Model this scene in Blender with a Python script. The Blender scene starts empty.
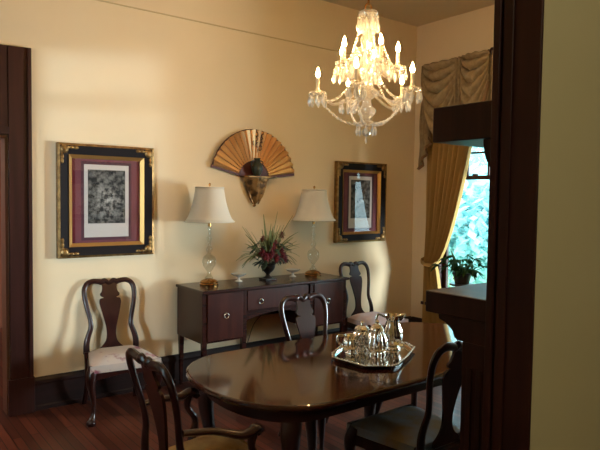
import bpy, bmesh, math, random
from mathutils import Vector, Matrix, noise
random.seed(7)
PI = math.pi
scene = bpy.context.scene
COL = scene.collection
V = Vector

# ------------------------------------------------------------------ materials
def mat(name, col, rough=0.5, metal=0.0, col2=None, nscale=8.0, stretch=(1, 1, 1), bump=0.0, coat=0.0,
        spec=0.5, sheen=0.0, emit=None, estr=0.0, detail=4.0, ramp=(0.35, 0.65), bscale=None):
    m = bpy.data.materials.new(name); m.use_nodes = True
    nt = m.node_tree; b = nt.nodes['Principled BSDF']
    b.inputs['Base Color'].default_value = (*col, 1)
    b.inputs['Roughness'].default_value = rough
    b.inputs['Metallic'].default_value = metal
    b.inputs['Specular IOR Level'].default_value = spec
    b.inputs['Coat Weight'].default_value = coat
    b.inputs['Coat Roughness'].default_value = 0.08
    if sheen: b.inputs['Sheen Weight'].default_value = sheen
    if emit:
        b.inputs['Emission Color'].default_value = (*emit, 1)
        b.inputs['Emission Strength'].default_value = estr
    if col2 or bump:
        tc = nt.nodes.new('ShaderNodeTexCoord'); mp = nt.nodes.new('ShaderNodeMapping')
        mp.inputs['Scale'].default_value = stretch
        nt.links.new(tc.outputs['Object'], mp.inputs['Vector'])
        nz = nt.nodes.new('ShaderNodeTexNoise'); nz.inputs['Scale'].default_value = nscale
        nz.inputs['Detail'].default_value = detail
        nt.links.new(mp.outputs['Vector'], nz.inputs['Vector'])
        if col2:
            cr = nt.nodes.new('ShaderNodeValToRGB')
            cr.color_ramp.elements[0].position = ramp[0]; cr.color_ramp.elements[1].position = ramp[1]
            cr.color_ramp.elements[0].color = (*col, 1); cr.color_ramp.elements[1].color = (*col2, 1)
            nt.links.new(nz.outputs['Fac'], cr.inputs['Fac'])
            nt.links.new(cr.outputs['Color'], b.inputs['Base Color'])
        if bump:
            src = nz
            if bscale:
                src = nt.nodes.new('ShaderNodeTexNoise'); src.inputs['Scale'].default_value = bscale
                nt.links.new(mp.outputs['Vector'], src.inputs['Vector'])
            bp = nt.nodes.new('ShaderNodeBump'); bp.inputs['Strength'].default_value = bump
            bp.inputs['Distance'].default_value = 0.01
            nt.links.new(src.outputs['Fac'], bp.inputs['Height'])
            nt.links.new(bp.outputs['Normal'], b.inputs['Normal'])
    return m

def cloth(name, col, trans=0.5, col2=None, nscale=30):
    """fabric that lets some light through"""
    m = mat(name, col, 0.85, col2=col2, nscale=nscale, spec=0.2)
    nt = m.node_tree; b = nt.nodes['Principled BSDF']; out = nt.nodes['Material Output']
    t = nt.nodes.new('ShaderNodeBsdfTranslucent'); t.inputs['Color'].default_value = (*col, 1)
    mx = nt.nodes.new('ShaderNodeMixShader'); mx.inputs['Fac'].default_value = trans
    nt.links.new(b.outputs[0], mx.inputs[1]); nt.links.new(t.outputs[0], mx.inputs[2])
    nt.links.new(mx.outputs[0], out.inputs['Surface'])
    return m

def pane_mat(name, tint=(1, 1, 1), ior=1.5, rough=0.0, extra=0.0):
    """thin clear glass: transparent with a fresnel reflection"""
    m = bpy.data.materials.new(name); m.use_nodes = True
    nt = m.node_tree; nt.nodes.remove(nt.nodes['Principled BSDF']); out = nt.nodes['Material Output']
    tr = nt.nodes.new('ShaderNodeBsdfTransparent'); tr.inputs['Color'].default_value = (*tint, 1)
    gl = nt.nodes.new('ShaderNodeBsdfGlossy'); gl.inputs['Roughness'].default_value = rough
    lw = nt.nodes.new('ShaderNodeLayerWeight'); lw.inputs['Blend'].default_value = 0.5
    f0 = ((ior - 1) / (ior + 1)) ** 2 + extra
    pw = nt.nodes.new('ShaderNodeMath'); pw.operation = 'POWER'; pw.inputs[1].default_value = 5
    ad = nt.nodes.new('ShaderNodeMath'); ad.operation = 'MULTIPLY_ADD'; ad.inputs[1].default_value = 1 - f0; ad.inputs[2].default_value = f0; ad.use_clamp = True
    mx = nt.nodes.new('ShaderNodeMixShader')
    nt.links.new(lw.outputs['Facing'], pw.inputs[0]); nt.links.new(pw.outputs[0], ad.inputs[0]); nt.links.new(ad.outputs[0], mx.inputs['Fac'])
    nt.links.new(tr.outputs[0], mx.inputs[1]); nt.links.new(gl.outputs[0], mx.inputs[2])
    nt.links.new(mx.outputs[0], out.inputs['Surface'])
    return m

def plank_mat():
    m = mat('varnished red floorboards', (0.09, 0.025, 0.014), 0.36, coat=0.1, spec=0.35)
    nt = m.node_tree; b = nt.nodes['Principled BSDF']
    tc = nt.nodes.new('ShaderNodeTexCoord'); mp = nt.nodes.new('ShaderNodeMapping')
    mp.inputs['Rotation'].default_value = (0, 0, PI / 2)
    nt.links.new(tc.outputs['Object'], mp.inputs['Vector'])
    br = nt.nodes.new('ShaderNodeTexBrick')
    br.inputs['Color1'].default_value = (0.135, 0.034, 0.018, 1); br.inputs['Color2'].default_value = (0.055, 0.014, 0.009, 1)
    br.inputs['Mortar'].default_value = (0.012, 0.004, 0.003, 1)
    br.inputs['Scale'].default_value = 1; br.inputs['Mortar Size'].default_value = 0.0035
    br.inputs['Brick Width'].default_value = 2.2; br.inputs['Row Height'].default_value = 0.06
    nt.links.new(mp.outputs['Vector'], br.inputs['Vector'])
    mp2 = nt.nodes.new('ShaderNodeMapping'); mp2.inputs['Scale'].default_value = (30, 1.5, 1)
    nt.links.new(tc.outputs['Object'], mp2.inputs['Vector'])
    nz = nt.nodes.new('ShaderNodeTexNoise'); nz.inputs['Scale'].default_value = 2
    nt.links.new(mp2.outputs['Vector'], nz.inputs['Vector'])
    mr = nt.nodes.new('ShaderNodeMapRange'); mr.inputs['To Min'].default_value = 0.6; mr.inputs['To Max'].default_value = 1.5
    nt.links.new(nz.outputs['Fac'], mr.inputs['Value'])
    mu = nt.nodes.new('ShaderNodeVectorMath'); mu.operation = 'SCALE'
    nt.links.new(br.outputs['Color'], mu.inputs[0]); nt.links.new(mr.outputs[0], mu.inputs['Scale'])
    nt.links.new(mu.outputs['Vector'], b.inputs['Base Color'])
    return m

M = {}
M['wall'] = mat('cream plaster', (0.765, 0.595, 0.385), 0.75, col2=(0.79, 0.62, 0.405), nscale=1.5, bump=0.04, bscale=60, spec=0.2)
M['wall_hall'] = mat('straw plaster', (0.70, 0.62, 0.34), 0.75, col2=(0.73, 0.65, 0.37), nscale=1.5, bump=0.04, bscale=60, spec=0.2)
M['ceiling'] = mat('ceiling paint', (0.62, 0.50, 0.34), 0.85, spec=0.2)
M['hall_red'] = mat('red brown panelling', (0.22, 0.07, 0.035), 0.4, col2=(0.30, 0.10, 0.05), nscale=4, stretch=(1, 1, 0.2))
M['trim'] = mat('dark stained trim', (0.030, 0.009, 0.007), 0.42, col2=(0.050, 0.014, 0.011), nscale=4, stretch=(6, 6, 0.4), spec=0.3)
M['base'] = mat('dark stained baseboard', (0.014, 0.006, 0.005), 0.45, col2=(0.022, 0.008, 0.007), nscale=4, stretch=(0.5, 3, 6), spec=0.3)
M['floor'] = plank_mat()
M['mahog'] = mat('polished mahogany', (0.022, 0.006, 0.005), 0.26, col2=(0.040, 0.011, 0.008), nscale=5, stretch=(0.6, 6, 6), coat=0.15, spec=0.35)
M['mahog_door'] = mat('figured mahogany door', (0.038, 0.009, 0.007), 0.3, col2=(0.062, 0.015, 0.010), nscale=3, stretch=(6, 6, 0.8), coat=0.15, spec=0.35)
M['chair'] = mat('dark cherry chair wood', (0.020, 0.005, 0.004), 0.28, col2=(0.036, 0.009, 0.007), nscale=5, stretch=(5, 5, 1), coat=0.2, spec=0.35)
M['table'] = mat('polished table top', (0.042, 0.010, 0.006), 0.08, col2=(0.070, 0.018, 0.009), nscale=3, stretch=(0.6, 6, 1), coat=0.25, spec=0.5)
M['table_leg'] = mat('dark table leg wood', (0.030, 0.009, 0.007), 0.3, coat=0.4)
M['gold'] = mat('old gilt', (0.36, 0.21, 0.075), 0.42, 0.8, col2=(0.17, 0.09, 0.03), nscale=25, bump=0.2)
M['gold_bright'] = mat('bright gilt', (0.55, 0.31, 0.10), 0.42, 0.8)
M['black'] = mat('black lacquer', (0.012, 0.009, 0.010), 0.6, spec=0.12)
M['maroon'] = mat('maroon mat board', (0.12, 0.018, 0.024), 0.8, spec=0.1)
M['mauve'] = mat('mauve mat board', (0.17, 0.055, 0.065), 0.8, spec=0.1)
M['plum'] = mat('plum mat board', (0.07, 0.018, 0.03), 0.8)
M['paper'] = mat('print paper', (0.56, 0.50, 0.46), 0.8)
M['engrave'] = mat('grey engraving', (0.025, 0.024, 0.022), 0.8, col2=(0.42, 0.39, 0.35), nscale=30, detail=8, ramp=(0.40, 0.66))
def engraving():
    m = M['engrave']; nt = m.node_tree; b = nt.nodes['Principled BSDF']; src = b.inputs['Base Color'].links[0].from_socket
    tc = nt.nodes.new('ShaderNodeTexCoord'); mp = nt.nodes.new('ShaderNodeMapping')
    mp.inputs['Scale'].default_value = (7.5, 0, 6); mp.inputs['Location'].default_value = (0, 0, -0.05)
    gr = nt.nodes.new('ShaderNodeTexGradient'); gr.gradient_type = 'SPHERICAL'
    nt.links.new(tc.outputs['Object'], mp.inputs['Vector']); nt.links.new(mp.outputs['Vector'], gr.inputs['Vector'])
    mr = nt.nodes.new('ShaderNodeMapRange'); mr.inputs['To Min'].default_value = 0.42; mr.inputs['To Max'].default_value = 1.25
    nt.links.new(gr.outputs['Fac'], mr.inputs['Value'])
    mu = nt.nodes.new('ShaderNodeVectorMath'); mu.operation = 'SCALE'
    nt.links.new(src, mu.inputs[0]); nt.links.new(mr.outputs[0], mu.inputs['Scale']); nt.links.new(mu.outputs['Vector'], b.inputs['Base Color'])
engraving()
M['pic_glass'] = pane_mat('picture glass', ior=1.45, extra=0.0)
M['window_glass'] = pane_mat('window glass', ior=1.3)
M['crystal'] = pane_mat('cut crystal', tint=(0.92, 0.92, 0.92), ior=1.65, rough=0.08, extra=0.16)
def frosted(m, w):
    nt = m.node_tree; out = nt.nodes['Material Output']; src = out.inputs['Surface'].links[0].from_socket
    d = nt.nodes.new('ShaderNodeBsdfDiffuse'); d.inputs['Color'].default_value = (0.9, 0.88, 0.85, 1)
    t = nt.nodes.new('ShaderNodeBsdfTranslucent'); t.inputs['Color'].default_value = (0.9, 0.88, 0.85, 1)
    a = nt.nodes.new('ShaderNodeMixShader'); x = nt.nodes.new('ShaderNodeMixShader'); x.inputs['Fac'].default_value = w
    nt.links.new(d.outputs[0], a.inputs[1]); nt.links.new(t.outputs[0], a.inputs[2])
    nt.links.new(src, x.inputs[1]); nt.links.new(a.outputs[0], x.inputs[2]); nt.links.new(x.outputs[0], out.inputs['Surface'])
frosted(M['crystal'], 0.18)
M['bead'] = pane_mat('crystal bead', tint=(0.92, 0.92, 0.92), ior=1.65, rough=0.08, extra=0.2); frosted(M['bead'], 0.45)
M['lamp_glass'] = pane_mat('lamp crystal', tint=(0.93, 0.95, 0.95), ior=1.6, rough=0.02, extra=0.06)
M['brass'] = mat('polished brass', (0.50, 0.25, 0.08), 0.2, 1.0)
M['silver'] = mat('polished silver', (0.78, 0.75, 0.70), 0.10, 1.0)
M['shade'] = cloth('ivory lamp shade', (0.86, 0.79, 0.68), 0.35)
M['curtain'] = cloth('gold curtain', (0.50, 0.30, 0.10), 0.24)
M['valance'] = mat('sage gold swag fabric', (0.30, 0.21, 0.115), 0.8, col2=(0.37, 0.265, 0.15), nscale=20, ramp=(0.4, 0.6), spec=0.2)
M['fringe'] = mat('russet fringe', (0.24, 0.13, 0.065), 0.9)
M['fan'] = mat('copper gold fan leaf', (0.80, 0.47, 0.22), 0.32, 0.85, col2=(0.88, 0.56, 0.28), nscale=5)
M['fan_stick'] = mat('dark red fan sticks', (0.10, 0.025, 0.018), 0.4, 0.2)
M['fan_paint'] = mat('dark painted spray', (0.16, 0.075, 0.03), 0.6)
M['verdigris'] = mat('dark green glaze', (0.016, 0.022, 0.012), 0.4)
M['bracket'] = mat('antique gilt carving', (0.42, 0.22, 0.075), 0.4, 0.65, col2=(0.10, 0.05, 0.02), nscale=16, bump=0.6, ramp=(0.42, 0.6))
M['urn'] = mat('dark bronze urn', (0.022, 0.016, 0.014), 0.3, 0.4)
M['leaf'] = mat('olive leaf', (0.13, 0.16, 0.045), 0.6, col2=(0.24, 0.24, 0.09), nscale=12)
M['leaf_dark'] = mat('dark leaf', (0.025, 0.045, 0.018), 0.6)
M['flower'] = mat('deep red petals', (0.20, 0.012, 0.022), 0.7, col2=(0.10, 0.008, 0.014), nscale=40)
M['dusty'] = mat('dried rust blossom', (0.16, 0.045, 0.03), 0.8)
M['china'] = mat('white china', (0.72, 0.68, 0.62), 0.2, coat=0.5)
M['seat_floral'] = mat('cream seat cloth with mauve flowers', (0.52, 0.43, 0.38), 0.9, col2=(0.26, 0.09, 0.13), nscale=9, ramp=(0.56, 0.66), spec=0.2)
M['seat_rose'] = mat('pale rose seat cloth', (0.74, 0.56, 0.58), 0.9, col2=(0.78, 0.66, 0.68), nscale=12, spec=0.2)
M['seat_gold'] = mat('old gold seat cloth', (0.52, 0.30, 0.10), 0.9, col2=(0.40, 0.20, 0.07), nscale=14, spec=0.2)
M['seat_blue'] = mat('slate and tan seat cloth', (0.32, 0.40, 0.50), 0.9, col2=(0.36, 0.28, 0.18), nscale=7, spec=0.2)
M['candle'] = mat('ivory candle tube', (0.85, 0.76, 0.60), 0.5)
M['bulb'] = mat('lit flame bulb', (1, 0.8, 0.5), 0.3, emit=(1.0, 0.60, 0.24), estr=580)
M['pot'] = mat('dark clay pot', (0.035, 0.025, 0.02), 0.5)
M['plant'] = cloth('jade leaf', (0.06, 0.14, 0.055), 0.45)
M['tile'] = mat('hearth tile', (0.10, 0.07, 0.05), 0.3)
M['soot'] = mat('sooty firebox', (0.01, 0.009, 0.008), 0.9)
M['mirror'] = mat('mirror', (0.8, 0.8, 0.8), 0.03, 1.0)
M['cord'] = mat('brown flex', (0.03, 0.02, 0.015), 0.5)
M['lawn'] = mat('lawn', (0.20, 0.30, 0.12), 0.9, col2=(0.28, 0.38, 0.18), nscale=6)
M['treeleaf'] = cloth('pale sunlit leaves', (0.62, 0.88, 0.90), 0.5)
M['bark'] = mat('bark', (0.12, 0.09, 0.07), 0.9)

# ------------------------------------------------------------------ mesh building
class MB:
    def __init__(s): s.v = []; s.f = []
    def add(s, vs, fs, mtx=None):
        o = len(s.v)
        s.v += [(mtx @ V(p)) if mtx else V(p) for p in vs]
        s.f += [tuple(i + o for i in f) for f in fs]
        return s
    def box(s, lo, hi, mtx=None):
        x0, y0, z0 = lo; x1, y1, z1 = hi
        return s.add([(x0, y0, z0), (x1, y0, z0), (x1, y1, z0), (x0, y1, z0), (x0, y0, z1), (x1, y0, z1), (x1, y1, z1), (x0, y1, z1)],
                     [(0, 3, 2, 1), (4, 5, 6, 7), (0, 1, 5, 4), (1, 2, 6, 5), (2, 3, 7, 6), (3, 0, 4, 7)], mtx)
    def lathe(s, prof, n=24, mtx=None, flute=0.0, nf=8):
        vs = []; fs = []; k = len(prof)
        for i in range(n):
            a = 2 * PI * i / n
            w = 1 + flute * abs(math.sin(nf * a / 2)) - flute * 0.5
            for r, z in prof:
                q = r * w if flute else r
                vs.append((q * math.cos(a), q * math.sin(a), z))
        for i in range(n):
            j = (i + 1) % n
            for t in range(k - 1):
                fs.append((i * k + t, j * k + t, j * k + t + 1, i * k + t + 1))
        if prof[0][0] > 1e-5: fs.append(tuple(i * k for i in range(n))[::-1])
        if prof[-1][0] > 1e-5: fs.append(tuple(i * k + k - 1 for i in range(n)))
        return s.add(vs, fs, mtx)
    def tube(s, pts, rad, n=10, ab=(1, 1), up=(0, 0, 1), mtx=None, closed=False):
        pts = [V(p) for p in pts]; k = len(pts)
        if not isinstance(rad, (list, tuple)): rad = [rad] * k
        vs = []; fs = []; up = V(up)
        for i, p in enumerate(pts):
            if closed: t = pts[(i + 1) % k] - pts[i - 1]
            else: t = pts[min(i + 1, k - 1)] - pts[max(i - 1, 0)]
            t.normalize(); x = t.cross(up)
            if x.length < 1e-4: x = t.cross(V((0.3, 1, 0.1)))
            x.normalize(); y = x.cross(t).normalized()
            for j in range(n):
                a = 2 * PI * (j + 0.5) / n
                vs.append(p + x * (math.cos(a) * rad[i] * ab[0]) + y * (math.sin(a) * rad[i] * ab[1]))
        for i in range(k if closed else k - 1):
            q = (i + 1) % k
            for j in range(n):
                fs.append((i * n + j, i * n + (j + 1) % n, q * n + (j + 1) % n, q * n + j))
        if not closed:
            fs.append(tuple(range(n))[::-1]); fs.append(tuple((k - 1) * n + j for j in range(n)))
        return s.add(vs, fs, mtx)
    def prism(s, poly, y0, y1, mtx=None):
        """polygon in x,z extruded along y"""
        n = len(poly)
        vs = [(x, y0, z) for x, z in poly] + [(x, y1, z) for x, z in poly]
        fs = [tuple(range(n)), tuple(range(n, 2 * n))[::-1]] + [(i, i + n, (i + 1) % n + n, (i + 1) % n) for i in range(n)]
        return s.add(vs, fs, mtx)
    def grid(s, fn, nu, nv, mtx=None):
        vs = [fn(i / nu, j / nv) for i in range(nu + 1) for j in range(nv + 1)]
        fs = [(i * (nv + 1) + j, (i + 1) * (nv + 1) + j, (i + 1) * (nv + 1) + j + 1, i * (nv + 1) + j + 1) for i in range(nu) for j in range(nv)]
        return s.add(vs, fs, mtx)
    def ball(s, c, r, n=10, sc=(1, 1, 1)):
        prof = [(math.sin(PI * i / (n // 2 + 2)) * r, -math.cos(PI * i / (n // 2 + 2)) * r) for i in range(n // 2 + 3)]
        prof[0] = (0, -r); prof[-1] = (0, r)
        return s.lathe(prof, n, Matrix.Translation(c) @ Matrix.Diagonal((*sc, 1)))
    def build(s, name, m, parent=None, smooth=True, bevel=0.0, seg=2, solid=0.0, subsurf=0, angle=40):
        me = bpy.data.meshes.new(name); me.from_pydata([tuple(p) for p in s.v], [], s.f)
        bm = bmesh.new(); bm.from_mesh(me)
        bmesh.ops.remove_doubles(bm, verts=bm.verts, dist=1e-6)
        bmesh.ops.recalc_face_normals(bm, faces=bm.faces)
        bm.to_mesh(me); bm.free()
        me.materials.append(m if not isinstance(m, str) else M[m])
        o = bpy.data.objects.new(name, me); COL.objects.link(o)
        if parent: o.parent = parent
        if smooth:
            me.shade_smooth()
            if subsurf == 0:
                try: me.set_sharp_from_angle(angle=math.radians(angle))
                except Exception: pass
        if solid:
            q = o.modifiers.new('solid', 'SOLIDIFY'); q.thickness = solid; q.offset = 0
        if bevel:
            q = o.modifiers.new('bevel', 'BEVEL'); q.width = bevel; q.segments = seg; q.limit_method = 'ANGLE'; q.harden_normals = True
        if subsurf:
            q = o.modifiers.new('sub', 'SUBSURF'); q.levels = subsurf; q.render_levels = subsurf
        return o

def T(x=0, y=0, z=0): return Matrix.Translation((x, y, z))
def RZ(a): return Matrix.Rotation(a, 4, 'Z')
def box(name, lo, hi, m, parent=None, bevel=0.0): return MB().box(lo, hi).build(name, m, parent, smooth=bool(bevel), bevel=bevel)
def smoothpath(pts, n=6):
    """Catmull-Rom through points"""
    P = [V(p) for p in pts]; P = [P[0] * 2 - P[1]] + P + [P[-1] * 2 - P[-2]]; out = []
    for i in range(1, len(P) - 2):
        for k in range(n):
            t = k / n; a, b, c, d = P[i - 1:i + 3]
            out.append(0.5 * ((2 * b) + (c - a) * t + (2 * a - 5 * b + 4 * c - d) * t * t + (3 * b - a - 3 * c + d) * t ** 3))
    out.append(P[-2]); return out
def smoothvals(v, n=6): return [q.x for q in smoothpath([(a, 0, 0) for a in v], n)]

def tag(o, label, cat, group=None):
    o['label'] = label; o['category'] = cat
    if group: o['group'] = group
    return o
def struct(o): o['kind'] = 'structure'; return o
def thing(name, label, cat, loc=(0, 0, 0), rz=0.0, group=None):
    o = bpy.data.objects.new(name, None); COL.objects.link(o); o.empty_display_size = 0.1
    o.location = loc; o.rotation_euler = (0, 0, rz)
    return tag(o, label, cat, group)
def copy_tree(o, parent=None):
    c = o.copy(); COL.objects.link(c)
    if parent: c.parent = parent
    for ch in list(o.children): copy_tree(ch, c)
    return c

# ------------------------------------------------------------------ the rooms
XB, YB, ZC = 5.52, 4.90, 3.775      # right wall, back wall, ceiling
XW = -0.30                          # left wall
YS, YN = 0.956, 1.100                 # wall between the two rooms
HS = -3.2                           # south wall of the front room
HW, HE = -1.2, 4.2
struct(box('floor', (-3, -4, -0.12), (6.2, 8.6, 0.0), 'floor'))
struct(box('ceiling', (-3, -4, ZC), (6.2, 8.6, ZC + 0.12), 'ceiling'))

def wall_x(name, x0, x1, y0, y1, holes, m):
    """wall standing in a plane of constant x, holes = (ya, yb, za, zb)"""
    b = MB(); holes = sorted(holes); y = y0
    for ya, yb, za, zb in holes:
        b.box((x0, y, 0), (x1, ya, ZC))
        if za > 0: b.box((x0, ya, 0), (x1, yb, za))
        b.box((x0, ya, zb), (x1, yb, ZC)); y = yb
    b.box((x0, y, 0), (x1, y1, ZC))
    return struct(b.build(name, m, smooth=False))
def wall_y(name, y0, y1, x0, x1, holes, m):
    b = MB(); x = x0
    for xa, xb, za, zb in sorted(holes):
        b.box((x, y0, 0), (xa, y1, ZC))
        if za > 0: b.box((xa, y0, 0), (xb, y1, za))
        b.box((xa, y0, zb), (xb, y1, ZC)); x = xb
    b.box((x, y0, 0), (x1, y1, ZC))
    return struct(b.build(name, m, smooth=False))

W1 = (3.62, 4.50, 0.50, 3.06)       # the window one sees
W2 = (1.55, 2.50, 0.70, 3.06)       # its neighbour nearer the front
W3 = (2.25, 3.25, 0.72, 2.70)       # window in the left wall
wall_y('wall_back', YB, YB + 0.15, XW - 0.15, XB + 0.15, [(0.02, 0.99, 0, 2.14)], 'wall')
wall_x('wall_right', XB, XB + 0.15, YN, YB, [W1, W2], 'wall')
wall_x('wall_left', XW - 0.15, XW, YN, YB, [W3], 'wall')
wall_y('wall_front', YS, YN, HW, XB, [(-0.112, 1.612, 0, 2.762)], 'wall_hall')
wall_x('wall_hall_left', HW - 0.15, HW, HS, YS, [], 'wall_hall')
wall_x('wall_hall_right', HE, HE + 0.15, HS, YS, [], 'wall_hall')
wall_y('wall_hall_front', HS - 0.15, HS, HW - 0.15, HE + 0.15, [], 'wall_hall')
# passage beyond the left doorway
wall_y('wall_passage_back', 8.2, 8.35, -1.5, 3.0, [], 'hall_red')
wall_x('wall_passage_right', 2.4, 2.5, YB + 0.15, 8.2, [], 'hall_red')
wall_x('wall_passage_left', -1.5, -1.4, YB + 0.15, 8.2, [], 'hall_red')

def baseboard(name, p0, p1, nrm, m='base'):
    """moulded baseboard from p0 to p1 standing off the wall along nrm"""
    p0 = V((*p0, 0)); p1 = V((*p1, 0)); n = V((*nrm, 0))
    prof = [(0, 0), (0.028, 0), (0.028, 0.03), (0.020, 0.04), (0.020, 0.20), (0.026, 0.215), (0.024, 0.235), (0.010, 0.258), (0, 0.26)]
    k = len(prof)
    vs = [p + n * d + V((0, 0, z)) for p in (p0, p1) for d, z in prof]
    fs = [(i, i + 1, k + i + 1, k + i) for i in range(k - 1)] + [tuple(range(k)), tuple(range(k, 2 * k))]
    return struct(MB().add(vs, fs).build(name, m, smooth=False))
baseboard('baseboard_back', (1.150, YB), (XB, YB), (0, -1))
baseboard('baseboard_right', (XB, YN), (XB, YB - 0.03), (-1, 0))
baseboard('baseboard_left', (XW, YN), (XW, YB), (1, 0))
baseboard('baseboard_front', (3.36, YN), (XB - 0.03, YN), (0, 1))
baseboard('baseboard_hall', (1.62, YS), (HE, YS), (0, -1))
# thin picture rail of the back wall
b = MB(); b.tube([(XW, YB - 0.003, 3.28), (XB, YB - 0.003, 3.28)], 0.0065, 6)
struct(b.build('trim_1', mat('rail paint', (0.60, 0.44, 0.24), 0.7)))

# doorway in the back wall: jamb, casing, deep header
d1 = MB()
d1.box((0.99, YB - 0.035, 0.0), (1.150, YB, 2.80)); d1.box((-0.155, YB - 0.035, 0.0), (0.02, YB, 2.80))
d1.box((0.02, YB - 0.030, 2.14), (0.99, YB, 2.80))
d1.box((0.975, YB - 0.05, 0.0), (1.160, YB - 0.0, 0.28)); d1.box((-0.165, YB - 0.05, 0.0), (0.035, YB, 0.28))
d1.box((1.122, YB - 0.055, 0.28), (1.150, YB - 0.035, 2.80)); d1.box((0.02, YB - 0.045, 2.14), (0.99, YB - 0.03, 2.20))
d1.box((0.10, YB - 0.042, 2.30), (0.91, YB - 0.03, 2.72))
struct(d1.build('trim_2', 'trim', bevel=0.004))
d2 = MB(); d2.box((0.97, YB, 0), (0.99, YB + 0.15, 2.14)); d2.box((0.02, YB, 0), (0.04, YB + 0.15, 2.14)); d2.box((0.04, YB, 2.12), (0.97, YB + 0.15, 2.14))
struct(d2.build('trim_3', mat('doorway jamb varnish', (0.16, 0.07, 0.04), 0.3, coat=0.4)))

# cased opening through which one looks
d3 = MB()
d3.box((1.60, YS - 0.006, 0), (1.612, YN + 0.004, 2.75)); d3.box((-0.112, YS - 0.006, 0), (-0.10, YN + 0.004, 2.75)); d3.box((-0.112, YS - 0.006, 2.75), (1.612, YN + 0.004, 2.762))
d3.box((1.590, YN - 0.020, 0), (1.60, YN + 0.004, 2.74)); d3.box((1.594, YN - 0.062, 0), (1.60, YN - 0.030, 2.745))
d3.box((-0.10, YN - 0.020, 0), (-0.09, YN + 0.004, 2.74)); d3.box((-0.10, YN - 0.020, 2.74), (1.60, YN + 0.004, 2.75))
struct(d3.build('trim_4', 'trim', bevel=0.005))

# ------------------------------------------------------------------ windows
def window_x(name, hole, xin, xout, inward, lights=(3, 2), rail=None, sill=0.15):
    ya, yb, za, zb = hole; rail = rail or (za + zb) / 2
    root = bpy.data.objects.new(name, None); COL.objects.link(root); root.location = (xin, (ya + yb) / 2, za); struct(root)
    inv = Matrix.Translation(-root.location)
    s = inward; xm = xin + (xout - xin) * 0.55
    f = MB()
    for lo, hi in (((ya - 0.11), ya), (yb, yb + 0.11)):
        f.box((min(xin, xin + s * 0.025), lo, za - 0.03), (max(xin, xin + s * 0.025), hi, zb + 0.12), inv)
    f.box((min(xin, xin + s * 0.025), ya, zb), (max(xin, xin + s * 0.025), yb, zb + 0.12), inv)
    lo, hi = min(xin, xout), max(xin, xout)
    f.box((lo, ya, za), (hi, ya + 0.025, zb), inv); f.box((lo, yb - 0.025, za), (hi, yb, zb), inv); f.box((lo, ya, zb - 0.025), (hi, yb, zb), inv)
    f.build('window_frame', 'trim', root, bevel=0.003)
    MB().box((min(xin + s * sill, xout), ya - 0.12, za - 0.035), (max(xin + s * sill, xout), yb + 0.12, za), inv).build('window_sill', 'trim', root, bevel=0.006)
    y0, y1 = ya + 0.025, yb - 0.025
    g = MB(); g.box((xm - 0.018, y0, za), (xm + 0.018, y0 + 0.05, rail), inv); g.box((xm - 0.018, y1 - 0.05, za), (xm + 0.018, y1, rail), inv)
    g.box((xm - 0.018, y0, za), (xm + 0.018, y1, za + 0.08), inv); g.box((xm - 0.018, y0, rail - 0.025), (xm + 0.018, y1, rail + 0.02), inv)
    g.box((xm - 0.03, (y0 + y1) / 2 - 0.03, rail + 0.02), (xm, (y0 + y1) / 2 + 0.03, rail + 0.04), inv)
    g.build('lower_sash', 'trim', root, smooth=False)
    g = MB(); xu = xm - s * 0.038
    g.box((xu - 0.018, y0, rail), (xu + 0.018, y0 + 0.05, zb - 0.025), inv); g.box((xu - 0.018, y1 - 0.05, rail), (xu + 0.018, y1, zb - 0.025), inv)
    g.box((xu - 0.018, y0, zb - 0.085), (xu + 0.018, y1, zb - 0.025), inv)
    for k in range(1, lights[0]):
        y = y0 + (y1 - y0) * k / lights[0]; g.box((xu - 0.012, y - 0.011, rail), (xu + 0.012, y + 0.011, zb - 0.06), inv)
    for k in range(1, lights[1] + 1):
        z = rail + (zb - rail) * k / (lights[1] + 1) ; g.box((xu - 0.012, y0, z - 0.011), (xu + 0.012, y1, z + 0.011), inv)
    g.build('upper_sash', 'trim', root, smooth=False)
    MB().box((xm - 0.002, y0, za + 0.05), (xm + 0.002, y1, rail), inv).build('glass_pane', 'window_glass', root, smooth=False)
    MB().box((xu - 0.002, y0, rail), (xu + 0.002, y1, zb - 0.05), inv).build('glass_pane', 'window_glass', root, smooth=False)
    return root
window_x('window_1', W1, XB, XB + 0.15, -1, (3, 3), 1.95)
window_x('window_2', W2, XB, XB + 0.15, -1, (3, 3), 1.95)
window_x('window_3', W3, XW, XW - 0.15, 1, (1, 0), 2.32)

# ------------------------------------------------------------------ mantelpiece against the dividing wall
mt = thing('fireplace_mantel', 'dark wooden fireplace mantel with a bracketed upper shelf beside the doorway post', 'mantel', (2.5, 1.25, 0))
inv = T(-2.5, -1.25, 0)
X0, X1 = 1.70, 3.30; Y0 = YN + 0.016
g = MB().box((X0, Y0, 1.285), (X1, 1.440, 1.365), inv); g.build('mantel_shelf', 'trim', mt, bevel=0.006)
cv = [(Y0, 1.285), (1.385, 1.285), (1.382, 1.268), (1.352, 1.258), (1.322, 1.236), (1.312, 1.212), (1.300, 1.205), (Y0, 1.205)]
g = MB(); n = len(cv)
vs = [(X0 + 0.01, y, z) for y, z in cv] + [(X1 - 0.01, y, z) for y, z in cv]
g.add(vs, [tuple(range(n)), tuple(range(n, 2 * n))] + [(i, (i + 1) % n, (i + 1) % n + n, i + n) for i in range(n)], inv)
g.build('cove_moulding', 'trim', mt, smooth=False)
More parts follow.
